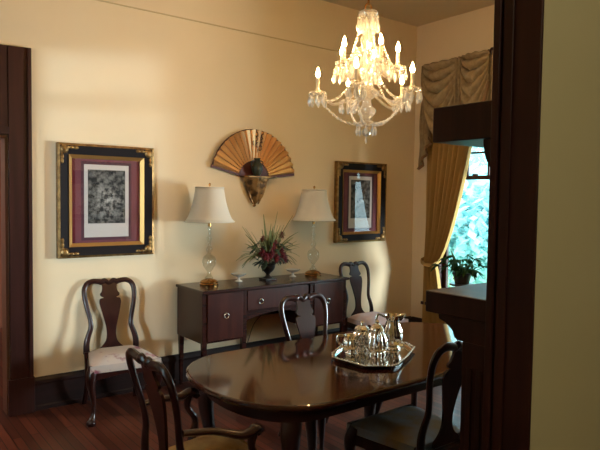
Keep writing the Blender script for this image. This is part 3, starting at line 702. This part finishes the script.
slab(MB(), [(-0.025, TZ - 0.034), (-0.008, TZ - 0.030), (0.0, TZ - 0.018), (-0.002, TZ - 0.008), (-0.008, TZ - 0.002), (-0.014, TZ)]).build('table_top', 'table', tb, angle=14)
slab(MB(), [(-0.10, TZ - 0.115), (-0.10, TZ - 0.034)]).build('apron', 'table_leg', tb)
for lx, ly in ((1.70, 2.25), (1.64, 2.94), (3.37, 2.94), (3.37, 2.25), (2.11, 2.60), (2.56, 2.59)):
    sx = -1 if lx < 2.54 else 1; sy = -1 if ly < TYC else 1
    if lx in (2.11, 2.56): sx *= 0.6; sy *= 0.3
    x, y = lx - 2.54, ly - TYC
    p = smoothpath([(x, y, TZ - 0.05), (x + sx * 0.012, y + sy * 0.012, 0.60), (x + sx * 0.020, y + sy * 0.020, 0.52), (x - sx * 0.005, y - sy * 0.005, 0.30), (x - sx * 0.01, y - sy * 0.01, 0.12), (x + sx * 0.01, y + sy * 0.01, 0.045), (x + sx * 0.02, y + sy * 0.02, 0.02), (x + sx * 0.02, y + sy * 0.02, 0.0)], 4)
    MB().tube(p, smoothvals([0.045, 0.052, 0.046, 0.028, 0.022, 0.034, 0.046, 0.040], 4), 12, up=(0, 1, 0)).build('leg', 'table_leg', tb)

# ------------------------------------------------------------------ silver tray and tea service
tp = [(2.240, 2.580), (2.295, 2.645), (2.455, 2.745), (2.60, 2.700), (2.857, 2.580), (2.812, 2.460), (2.630, 2.350), (2.446, 2.258), (2.397, 2.254), (2.266, 2.344)]
cx, cy = 2.53, 2.50
ty = thing('silver_tray', 'polished octagonal silver tray with raised rim on the dining table', 'tray', (cx, cy, TZ + 0.001))
def ringpts(f, dz): return [((x - cx) * f, (y - cy) * f, dz) for x, y in tp]
b = MB(); L = [ringpts(0.90, 0.0), ringpts(0.93, 0.0), ringpts(0.97, 0.014), ringpts(1.0, 0.018), ringpts(0.985, 0.021), ringpts(0.94, 0.014), ringpts(0.91, 0.006)]
k = len(tp); vs = [p for l in L for p in l]; fs = []
for l in range(len(L) - 1):
    for i in range(k): j = (i + 1) % k; fs.append((l * k + i, l * k + j, l * k + k + j, l * k + k + i))
fs.append(tuple(range(k))[::-1]); fs.append(tuple((len(L) - 1) * k + i for i in range(k)))
b.add(vs, fs).build('tray_plate', 'silver', ty, bevel=0.002)
b = MB(); rim = ringpts(0.995, 0.021); P = []
for i in range(k):
    a, c_ = V(rim[i]), V(rim[(i + 1) % k]); n = max(3, int((c_ - a).length / 0.018))
    for t in range(n): q = a.lerp(c_, t / n); P.append(q)
for i, q in enumerate(P): b.ball(q, 0.0065 if i % 2 else 0.009, 6)
b.build('gadroon_rim', 'silver', ty)
GT = 'silver tea service on the tray'
TZ2 = TZ + 0.008
def pot(name, label, cat, x, y, prof, rz, flute, spout, handle, lid=None):
    r = thing(name, label, cat, (x, y, TZ2), rz, GT)
    MB().lathe(prof, 40, None, flute, 10).build('body', 'silver', r)
    if spout: MB().tube(smoothpath(spout[0], 5), smoothvals(spout[1], 5), 10, up=(0, 1, 0)).build('spout', 'silver', r)
    if handle: MB().tube(smoothpath(handle, 5), 0.0055, 8, (1.3, 1), (0, 1, 0)).build('handle', 'silver', r)
    if lid: MB().lathe(lid, 28, None, flute * 0.6, 10).build('lid', 'silver', r)
    return r
pot('cream_jug', 'smallest silver pot, a creamer, at the doorway end of tray', 'jug', 2.425, 2.625,
    [(0.0, 0.0), (0.030, 0.0), (0.028, 0.010), (0.020, 0.018), (0.038, 0.032), (0.049, 0.055), (0.044, 0.080), (0.034, 0.095), (0.042, 0.112), (0.038, 0.110), (0.030, 0.094), (0.0, 0.085)], -0.66, 0.12,
    ([(0.03, 0, 0.085), (0.048, 0, 0.100), (0.062, 0, 0.118)], [0.016, 0.013, 0.006]), [(-0.038, 0, 0.105), (-0.075, 0, 0.108), (-0.080, 0, 0.070), (-0.046, 0, 0.045)])
pot('sugar_bowl', 'lidded silver sugar bowl standing behind creamer and teapot', 'bowl', 2.540, 2.650,
    [(0.0, 0.0), (0.034, 0.0), (0.032, 0.012), (0.022, 0.022), (0.042, 0.042), (0.056, 0.075), (0.050, 0.105), (0.040, 0.120), (0.044, 0.128), (0.0, 0.130)], 1.0, 0.12, None,
    [(-0.046, 0, 0.115), (-0.086, 0, 0.118), (-0.088, 0, 0.080), (-0.052, 0, 0.060)], [(0.046, 0.128), (0.040, 0.142), (0.022, 0.152), (0.008, 0.158), (0.013, 0.170), (0.007, 0.180), (0.0, 0.182)])
pot('teapot', 'fluted silver teapot with domed lid at centre front of tray', 'teapot', 2.542, 2.520,
    [(0.0, 0.0), (0.050, 0.0), (0.050, 0.010), (0.044, 0.020), (0.062, 0.040), (0.064, 0.062), (0.056, 0.095), (0.044, 0.125), (0.036, 0.140), (0.041, 0.150), (0.0, 0.151)], 0.9, 0.16,
    ([(0.05, 0, 0.050), (0.085, 0, 0.075), (0.092, 0, 0.115), (0.112, 0, 0.142)], [0.018, 0.014, 0.010, 0.008]), [(-0.042, 0, 0.135), (-0.090, 0, 0.142), (-0.098, 0, 0.090), (-0.060, 0, 0.050)],
    [(0.042, 0.150), (0.038, 0.165), (0.024, 0.180), (0.008, 0.188), (0.012, 0.198), (0.006, 0.208), (0.0, 0.210)])
pot('water_pitcher', 'tallest silver pitcher with flared lip at far end of tray', 'pitcher', 2.715, 2.555,
    [(0.0, 0.0), (0.050, 0.0), (0.048, 0.010), (0.036, 0.020), (0.052, 0.045), (0.062, 0.080), (0.060, 0.110), (0.046, 0.150), (0.038, 0.175), (0.044, 0.198), (0.056, 0.215), (0.050, 0.213), (0.034, 0.180), (0.0, 0.170)], -0.6, 0.10,
    ([(0.035, 0, 0.190), (0.058, 0, 0.208), (0.078, 0, 0.222)], [0.022, 0.018, 0.007]), [(-0.046, 0, 0.200), (-0.095, 0, 0.215), (-0.105, 0, 0.150), (-0.090, 0, 0.095), (-0.060, 0, 0.080)])

# ------------------------------------------------------------------ chandelier
CX, CY = 2.545, 2.65
ch = thing('chandelier', 'lit crystal chandelier with candle bulbs hanging above the dining table', 'chandelier', (CX, CY, 2.06))
def Z(z): return z - 2.06
b = MB(); b.tube([(0, 0, Z(2.87)), (0, 0, Z(ZC - 0.03))], 0.006, 6); b.lathe([(0.0, Z(ZC - 0.07)), (0.03, Z(ZC - 0.06)), (0.06, Z(ZC - 0.02)), (0.065, Z(ZC)), (0, Z(ZC))], 20); b.build('hanging_rod', 'brass', ch)
b = MB(); b.tube([(0.026 * math.cos(t), 0, Z(2.852) + 0.026 * math.sin(t)) for t in [2 * PI * k / 20 for k in range(20)]], 0.006, 8, up=(0, 1, 0), closed=True); b.build('hanging_ring', 'brass', ch)
MB().lathe([(0.0, Z(2.18)), (0.022, Z(2.185)), (0.050, Z(2.215)), (0.055, Z(2.24)), (0.030, Z(2.265)), (0.024, Z(2.30)), (0.060, Z(2.325)), (0.075, Z(2.35)), (0.040, Z(2.375)), (0.028, Z(2.42)), (0.050, Z(2.46)), (0.058, Z(2.50)), (0.036, Z(2.55)), (0.026, Z(2.60)), (0.040, Z(2.64)), (0.044, Z(2.67)), (0.022, Z(2.71)), (0.018, Z(2.82)), (0, Z(2.825))], 24, None, 0.10, 12).build('crystal_stem', 'crystal', ch)
cr = MB().lathe([(0.056, Z(2.80)), (0.062, Z(2.815)), (0.056, Z(2.83)), (0.020, Z(2.835)), (0.016, Z(2.828)), (0.050, Z(2.818))], 24).build('crown', 'crystal', ch)
md = MB().lathe([(0.030, Z(2.560)), (0.085, Z(2.585)), (0.095, Z(2.60)), (0.088, Z(2.596)), (0.034, Z(2.575))], 24).build('canopy_dish', 'crystal', ch)
bp = MB().lathe([(0.0, Z(2.135)), (0.055, Z(2.150)), (0.062, Z(2.160)), (0.020, Z(2.182)), (0.0, Z(2.184))], 20).build('bottom_plate', 'crystal', ch)
PRISM = MB().lathe([(0.0, -0.064), (0.009, -0.048), (0.010, -0.036), (0.003, -0.012), (0.0, -0.011)], 6, None)
PRISM.ball((0, 0, -0.005), 0.006, 6)
pme = PRISM.build('prism', 'bead', cr, smooth=False); pmesh = pme.data
bpy.data.objects.remove(pme)
def prism(parent, p, s=1.0):
    o = bpy.data.objects.new('prism', pmesh); COL.objects.link(o); o.parent = parent; o.location = p; o.scale = (s, s, s); return o
for k in range(10):
    a = 2 * PI * k / 10; prism(cr, (0.058 * math.cos(a), 0.058 * math.sin(a), Z(2.80)), 1.6)
for k in range(10):
    a = 2 * PI * k / 10; prism(md, (0.088 * math.cos(a), 0.088 * math.sin(a), Z(2.588)), 1.4)
for k in range(8):
    a = 2 * PI * k / 8; prism(bp, (0.056 * math.cos(a), 0.056 * math.sin(a), Z(2.150)), 1.1)
b = MB().ball((0, 0, Z(2.105)), 0.026, 12); b.build('crystal_ball', 'crystal', bp, smooth=False)
prism(bp, (0, 0, Z(2.082)), 0.8)
view = math.atan2(-0.61, 0.792)
def arm(ang, rad, zroot, zcup, nprism):
    c_, s_ = math.cos(ang), math.sin(ang)
    def q(r, z): return (r * c_, r * s_, Z(z))
    up = zcup - zroot
    b = MB(); b.tube(smoothpath([q(0.04, zroot), q(rad * 0.35, zroot - 0.045), q(rad * 0.68, zroot - 0.085), q(rad * 0.92, zroot - 0.03 + 0.2 * up), q(rad, zcup)], 6), 0.0085, 8)
    a = b.build('arm', 'crystal', ch)
    cup = MB().lathe([(0.0, -0.010), (0.018, -0.008), (0.050, 0.006), (0.056, 0.012), (0.046, 0.010), (0.014, 0.004), (0.0, 0.004)], 18, T(*q(rad, zcup))).build('drip_pan', 'crystal', a)
    MB().lathe([(0.0, 0.0), (0.016, 0.002), (0.018, 0.02), (0.011, 0.026), (0.0105, 0.095), (0.0, 0.096)], 12, T(*q(rad, zcup + 0.006))).build('candle_tube', 'candle', a)
    MB().lathe([(0.0, 0.0), (0.008, 0.004), (0.013, 0.018), (0.011, 0.032), (0.005, 0.050), (0.0, 0.062)], 12, T(*q(rad, zcup + 0.101))).build('flame_bulb', 'bulb', a)
    x, y, z = q(rad, zcup)
    for k in range(nprism):
        t = 2 * PI * k / nprism; prism(a, (x + 0.050 * math.cos(t), y + 0.050 * math.sin(t), z + 0.004), 1.25)
def beads(p0, p1, sag, n):
    b = MB(); p0, p1 = V(p0), V(p1)
    for k in range(n + 1):
        t = k / n; p = p0.lerp(p1, t); p.z -= sag * 4 * t * (1 - t); b.ball(p, 0.007 if k % 2 else 0.0095, 6)
    b.build('bead_chain', 'bead', ch, smooth=False)
LR = 0.30
low = [view + PI + 2 * PI * k / 5 for k in range(5)]
hi = [view + 2 * PI * k / 5 for k in range(5)]
for a in low: arm(a, LR, 2.355, 2.330, 8)
for a in hi: arm(a, 0.185, 2.525, 2.490, 6)
for k, a in enumerate(low):
    n = low[(k + 1) % 5]; am = (a + n) / 2 if n > a else (a + n + 2 * PI) / 2
    e0 = (LR * math.cos(a), LR * math.sin(a), Z(2.322))
    beads(e0, (0.05 * math.cos(a), 0.05 * math.sin(a), Z(2.155)), 0.05, 20)
    beads(e0, (0.05 * math.cos(a), 0.05 * math.sin(a), Z(2.50)), 0.10, 22)
for k, a in enumerate(hi):
    beads((0.185 * math.cos(a), 0.185 * math.sin(a), Z(2.482)), (0.05 * math.cos(a), 0.05 * math.sin(a), Z(2.78)), 0.06, 20)

# ------------------------------------------------------------------ curtain, swags, plant at the window
cu = thing('curtain', 'gold pleated curtain drawn back at the side of the window', 'curtain', (XB - 0.105, 4.66, 0.02))
def edge(z):   # free edge of the drawn-back curtain
    if z > 0.95: t = (z - 0.95) / 2.15; return 4.45 - 0.62 * t ** 0.60
    t = (0.95 - z) / 0.95; return 4.44 - 0.20 * t ** 0.8
def cf(u, v):
    z = 0.02 + 3.10 * v; y1 = 4.63; y0 = edge(z); y = y1 + (y0 - y1) * u
    amp = 0.042 * (0.6 + 0.4 * min(1, abs(z - 0.95) / 0.8))
    x = -amp * math.cos(u * 2 * PI * 9) - 0.012 * math.sin(u * 31 + 2 * v)
    if z < 0.95: x -= 0.05 * (0.95 - z) * u
    if u < 0.07: x += 0.085 * (1 - u / 0.07) ** 1.5
    return (x, y - 4.66, z - 0.02)
MB().grid(cf, 108, 40).build('curtain_panel', 'curtain', cu, solid=0.003)
b = MB(); b.tube(smoothpath([(0.075, 4.64 - 4.66, 0.99), (-0.062, 4.61 - 4.66, 0.96), (-0.068, 4.53 - 4.66, 0.92), (-0.05, 4.43 - 4.66, 0.93), (0.05, 4.42 - 4.66, 0.97)], 5), 0.014, 8, (0.5, 1.6)); b.build('tieback', 'curtain', cu)
va = thing('valance', 'sage gold swagged valance with fringed tail above the window', 'valance', (XB - 0.25, 4.30, 3.215))
def swag_fn(y0, y1, drop0, drop1, ph):
    def f(u, v):
        y = y0 + (y1 - y0) * u; s = math.sin(PI * u) ** 0.8
        d = v * (drop0 + (drop1 - drop0) * s)
        fold = 0.085 * abs(math.sin(PI * 6 * v ** 0.85 + ph)) ** 0.55 * (0.35 + 0.65 * s)
        x = -0.03 - 0.07 * s * math.sin(PI * min(1, v * 0.9)) - fold
        return (x, y - 4.32, -d + 0.006 * math.sin(u * 23 + v * 9))
    return f
def jabot(y0, y1, l0, l1, x0, n):
    def f(u, v):
        y = y0 + (y1 - y0) * (u - 0.5) * (1 + 0.30 * v) + (y1 - y0) * 0.5; ln = l0 + (l1 - l0) * u
        return (x0 - 0.034 * math.cos(u * 2 * PI * n), y - 4.32 + 0.008 * math.sin(v * 14 + u * 4), -0.005 - ln * v)
    return f
def hem(fn, n, rr):
    b = MB(); b.tube([V(fn(k / n, 1.0)) - V((0, 0, 0.012)) for k in range(n + 1)], rr, 6, (0.7, 1.8)); return b
for y0, y1, ph in ((4.54, 4.07, 0.0), (4.02, 3.68, 1.2)):
    f = swag_fn(y0, y1, 0.30, 0.82, ph)
    o = MB().grid(f, 40, 84).build('swag', 'valance', va, solid=0.003); hem(f, 60, 0.010).build('fringe', 'fringe', o)
for a_ in ((4.585, 4.485, 1.16, 0.80, 0.0, 3), (4.12, 3.985, 0.64, 0.64, -0.06, 3), (3.74, 3.655, 0.62, 0.80, -0.02, 2)):
    f = jabot(*a_)
    o = MB().grid(f, 48, 30).build('tail', 'valance', va, solid=0.003); hem(f, 48, 0.009).build('fringe', 'fringe', o)
b = MB(); b.tube([(0.01, 4.60 - 4.32, -0.01), (0.01, 3.72 - 4.32, -0.01)], 0.020, 10)
for y in (4.56, 3.76): b.tube([(0.01, y - 4.32, -0.01), (0.249, y - 4.32, -0.01)], 0.012, 8)
b.build('curtain_pole', 'trim', va)
b = MB().lathe([(0.0, -0.02), (0.026, -0.01), (0.030, 0.0), (0.022, 0.01), (0.044, 0.04), (0.040, 0.075), (0.018, 0.10), (0.022, 0.115), (0.0, 0.13)], 16, T(0.01, 3.73 - 4.32, 0.0) @ Matrix.Rotation(PI / 2, 4, 'X')); b.build('finial', 'trim', va)

ps = thing('plant_stand', 'slim dark pedestal stand holding the potted plant before the window', 'stand', (5.30, 3.985, 0.03))
MB().lathe([(0.0, -0.03), (0.205, -0.03), (0.205, 0.0), (0.0, 0.0)], 28).build('base', 'chair', ps)
MB().lathe([(0.0, 0.742), (0.13, 0.744), (0.135, 0.752), (0.13, 0.762), (0.0, 0.763)], 28).build('stand_top', 'chair', ps)
MB().lathe([(0.0, 0.20), (0.030, 0.21), (0.036, 0.26), (0.020, 0.32), (0.024, 0.48), (0.034, 0.56), (0.020, 0.64), (0.030, 0.70), (0.060, 0.742), (0, 0.743)], 18).build('stand_column', 'chair', ps)
for k in range(3):
    a = 2.094 * k; MB().tube(smoothpath([(0.015 * math.cos(a), 0.015 * math.sin(a), 0.26), (0.08 * math.cos(a), 0.08 * math.sin(a), 0.22), (0.13 * math.cos(a), 0.13 * math.sin(a), 0.08), (0.18 * math.cos(a), 0.18 * math.sin(a), 0.016), (0.20 * math.cos(a), 0.20 * math.sin(a), 0.016)], 4), 0.015, 8).build('leg', 'chair', ps)
pp = thing('potted_plant', 'small leafy green plant in a dark pot before the bright window', 'plant', (5.30, 3.985, 0.794))
MB().lathe([(0.0, 0.0), (0.075, 0.0), (0.098, 0.095), (0.106, 0.098), (0.106, 0.118), (0.096, 0.118), (0.092, 0.10), (0.0, 0.10)], 24).build('pot', 'pot', pp)
rnd = random.Random(11); b = MB(); st = MB()
for k in range(40):
    a = rnd.uniform(0, 2 * PI); ln = rnd.uniform(0.08, 0.21); el = rnd.uniform(0.25, 1.35)
    base = V((0.03 * math.cos(a), 0.03 * math.sin(a), 0.10)); tip = base + V((math.cos(a) * math.cos(el) * ln * 0.7, math.sin(a) * math.cos(el) * ln * 1.3, math.sin(el) * ln))
    st.tube([base, tip], 0.0035, 5)
    for j in range(3):
        d = V((math.cos(a + rnd.uniform(-1, 1)), math.sin(a + rnd.uniform(-1, 1)), rnd.uniform(-0.5, 0.6)))
        blade(b, tip, d, rnd.uniform(0.06, 0.12), rnd.uniform(0.016, 0.027), 0.5, rnd)
for dy, ln in ((0.42, 0.30), (0.36, 0.24)):
    blade(b, (0, 0.05, 0.11), (0, dy, 1.0), ln, 0.020, 0.1, rnd)
b.build('leaves', 'plant', pp, solid=0.002); st.build('stems', 'plant', pp)

# ------------------------------------------------------------------ outside the window
struct(box('ground', (5.9, -6, -0.55), (40, 40, -0.5), 'lawn'))
def tree(x, y, h, rx, rz, seed, label, nl=5200):
    r = thing('garden_tree', label, 'tree', (x, y, -0.5), 0, 'trees in the garden')
    rn = random.Random(seed); b = MB()
    b.tube(smoothpath([(0, 0, 0), (0.05, 0.03, h * 0.3), (-0.04, 0.05, h * 0.6), (0, 0, h * 0.9)], 4), [0.07] * 5 + [0.04] * 4 + [0.02] * 4, 8)
    for k in range(6):
        a = k * 1.05; b.tube([(0, 0, h * (0.35 + 0.08 * k)), (rx * 0.6 * math.cos(a), rx * 0.6 * math.sin(a), h * (0.5 + 0.08 * k))], [0.02, 0.008], 6)
    b.build('trunk', 'bark', r)
    b = MB()
    for k in range(nl):
        while True:
            p = V((rn.uniform(-1, 1), rn.uniform(-1, 1), rn.uniform(-1, 1)))
            if 0.25 < p.length < 1 and noise.noise(p * 2.2 + V((seed, 0, 0))) > -0.12: break
        c_ = V((p.x * rx, p.y * rx, h * 0.62 + p.z * rz)); d = V((rn.uniform(-1, 1), rn.uniform(-1, 1), rn.uniform(-1, 0.6))).normalized()
        sd = d.cross(V((0, 0, 1)) + V((0.1, 0.2, 0))).normalized(); l = rn.uniform(0.16, 0.30)
        b.add([c_, c_ + d * l * 0.5 + sd * l * 0.3, c_ + d * l, c_ + d * l * 0.5 - sd * l * 0.3], [(0, 1, 2, 3)])
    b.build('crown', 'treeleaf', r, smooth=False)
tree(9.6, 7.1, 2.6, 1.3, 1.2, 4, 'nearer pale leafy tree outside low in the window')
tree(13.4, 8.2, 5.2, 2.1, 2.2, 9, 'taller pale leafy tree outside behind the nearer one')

struct(box('wall_sky_block', (-3.5, 3.3, -0.5), (-3.3, 11, 6), 'bark'))  # unseen wall added to keep left-window sky glare off the mantel
# ------------------------------------------------------------------ light
def area(name, loc, target, sx, sy, power, col):
    d = bpy.data.lights.new(name, 'AREA'); d.shape = 'RECTANGLE'; d.size = sx; d.size_y = sy; d.energy = power; d.color = col
    o = bpy.data.objects.new(name, d); COL.objects.link(o); o.location = loc
    o.rotation_euler = (V(target) - V(loc)).to_track_quat('-Z', 'Y').to_euler(); return o
w = bpy.data.worlds.new('World'); scene.world = w; w.use_nodes = True
bg = w.node_tree.nodes['Background']; bg.inputs['Color'].default_value = (0.62, 0.90, 1.0, 1); bg.inputs['Strength'].default_value = 7.0
for hole, x, rot in ((W1, XB + 0.16, PI / 2), (W2, XB + 0.16, PI / 2)):
    d = bpy.data.lights.new('window_portal', 'AREA'); d.shape = 'RECTANGLE'; d.size = hole[3] - hole[2]; d.size_y = hole[1] - hole[0]; d.cycles.is_portal = True
    o = bpy.data.objects.new('window_portal', d); COL.objects.link(o); o.location = (x, (hole[0] + hole[1]) / 2, (hole[2] + hole[3]) / 2); o.rotation_euler = (0, PI / 2, 0)
area('daylight_left_window', (-6.6, -3.6, 1.9), (1.9, 4.9, 1.6), 0.45, 0.45, 720, (0.66, 0.84, 1.0))
area('daylight_side_window', (7.4, 1.0, 1.25), (2.6, 4.9, 0.9), 0.9, 0.9, 480, (0.80, 0.95, 1.0))
area('hall_fill_light', (0.6, -1.6, 3.3), (1.6, 0.9, 1.4), 0.6, 0.6, 21, (1.0, 0.90, 0.66))  # added fill light behind the camera, brightens the near wall
area('daylight_passage', (-1.0, 6.4, 2.6), (1.2, 5.2, 1.0), 0.6, 0.6, 45, (1.0, 0.9, 0.8))

# ------------------------------------------------------------------ camera
cam = bpy.data.cameras.new('camera'); co = bpy.data.objects.new('camera', cam); COL.objects.link(co)
cam.sensor_fit = 'HORIZONTAL'; cam.sensor_width = 36; cam.lens = 35.58; cam.clip_start = 0.05
V1 = (1070 - 300, 208 - 225, 593.0); V2 = (-170 - 300, 191 - 225, 593.0)
ax = V(V1).normalized(); ay = V(V2); ay = (ay - ax * ay.dot(ax)).normalized(); az = ax.cross(ay)
if az.y > 0: az = -az
m = Matrix(((ax.x, -ax.y, -ax.z), (ay.x, -ay.y, -ay.z), (az.x, -az.y, -az.z))).to_4x4()
m.translation = (0, 0, 1.7); co.matrix_world = m
scene.camera = co
scene.view_settings.view_transform = 'Standard'; scene.view_settings.look = 'None'; scene.view_settings.gamma = 1.0
scene.view_settings.exposure = -0.10
try: scene.view_settings.use_curve_mapping = False
except Exception: pass
scene.cycles.max_bounces = 8; scene.cycles.transparent_max_bounces = 24; scene.cycles.sample_clamp_indirect = 6
scene.cycles.caustics_reflective = False; scene.cycles.caustics_refractive = False
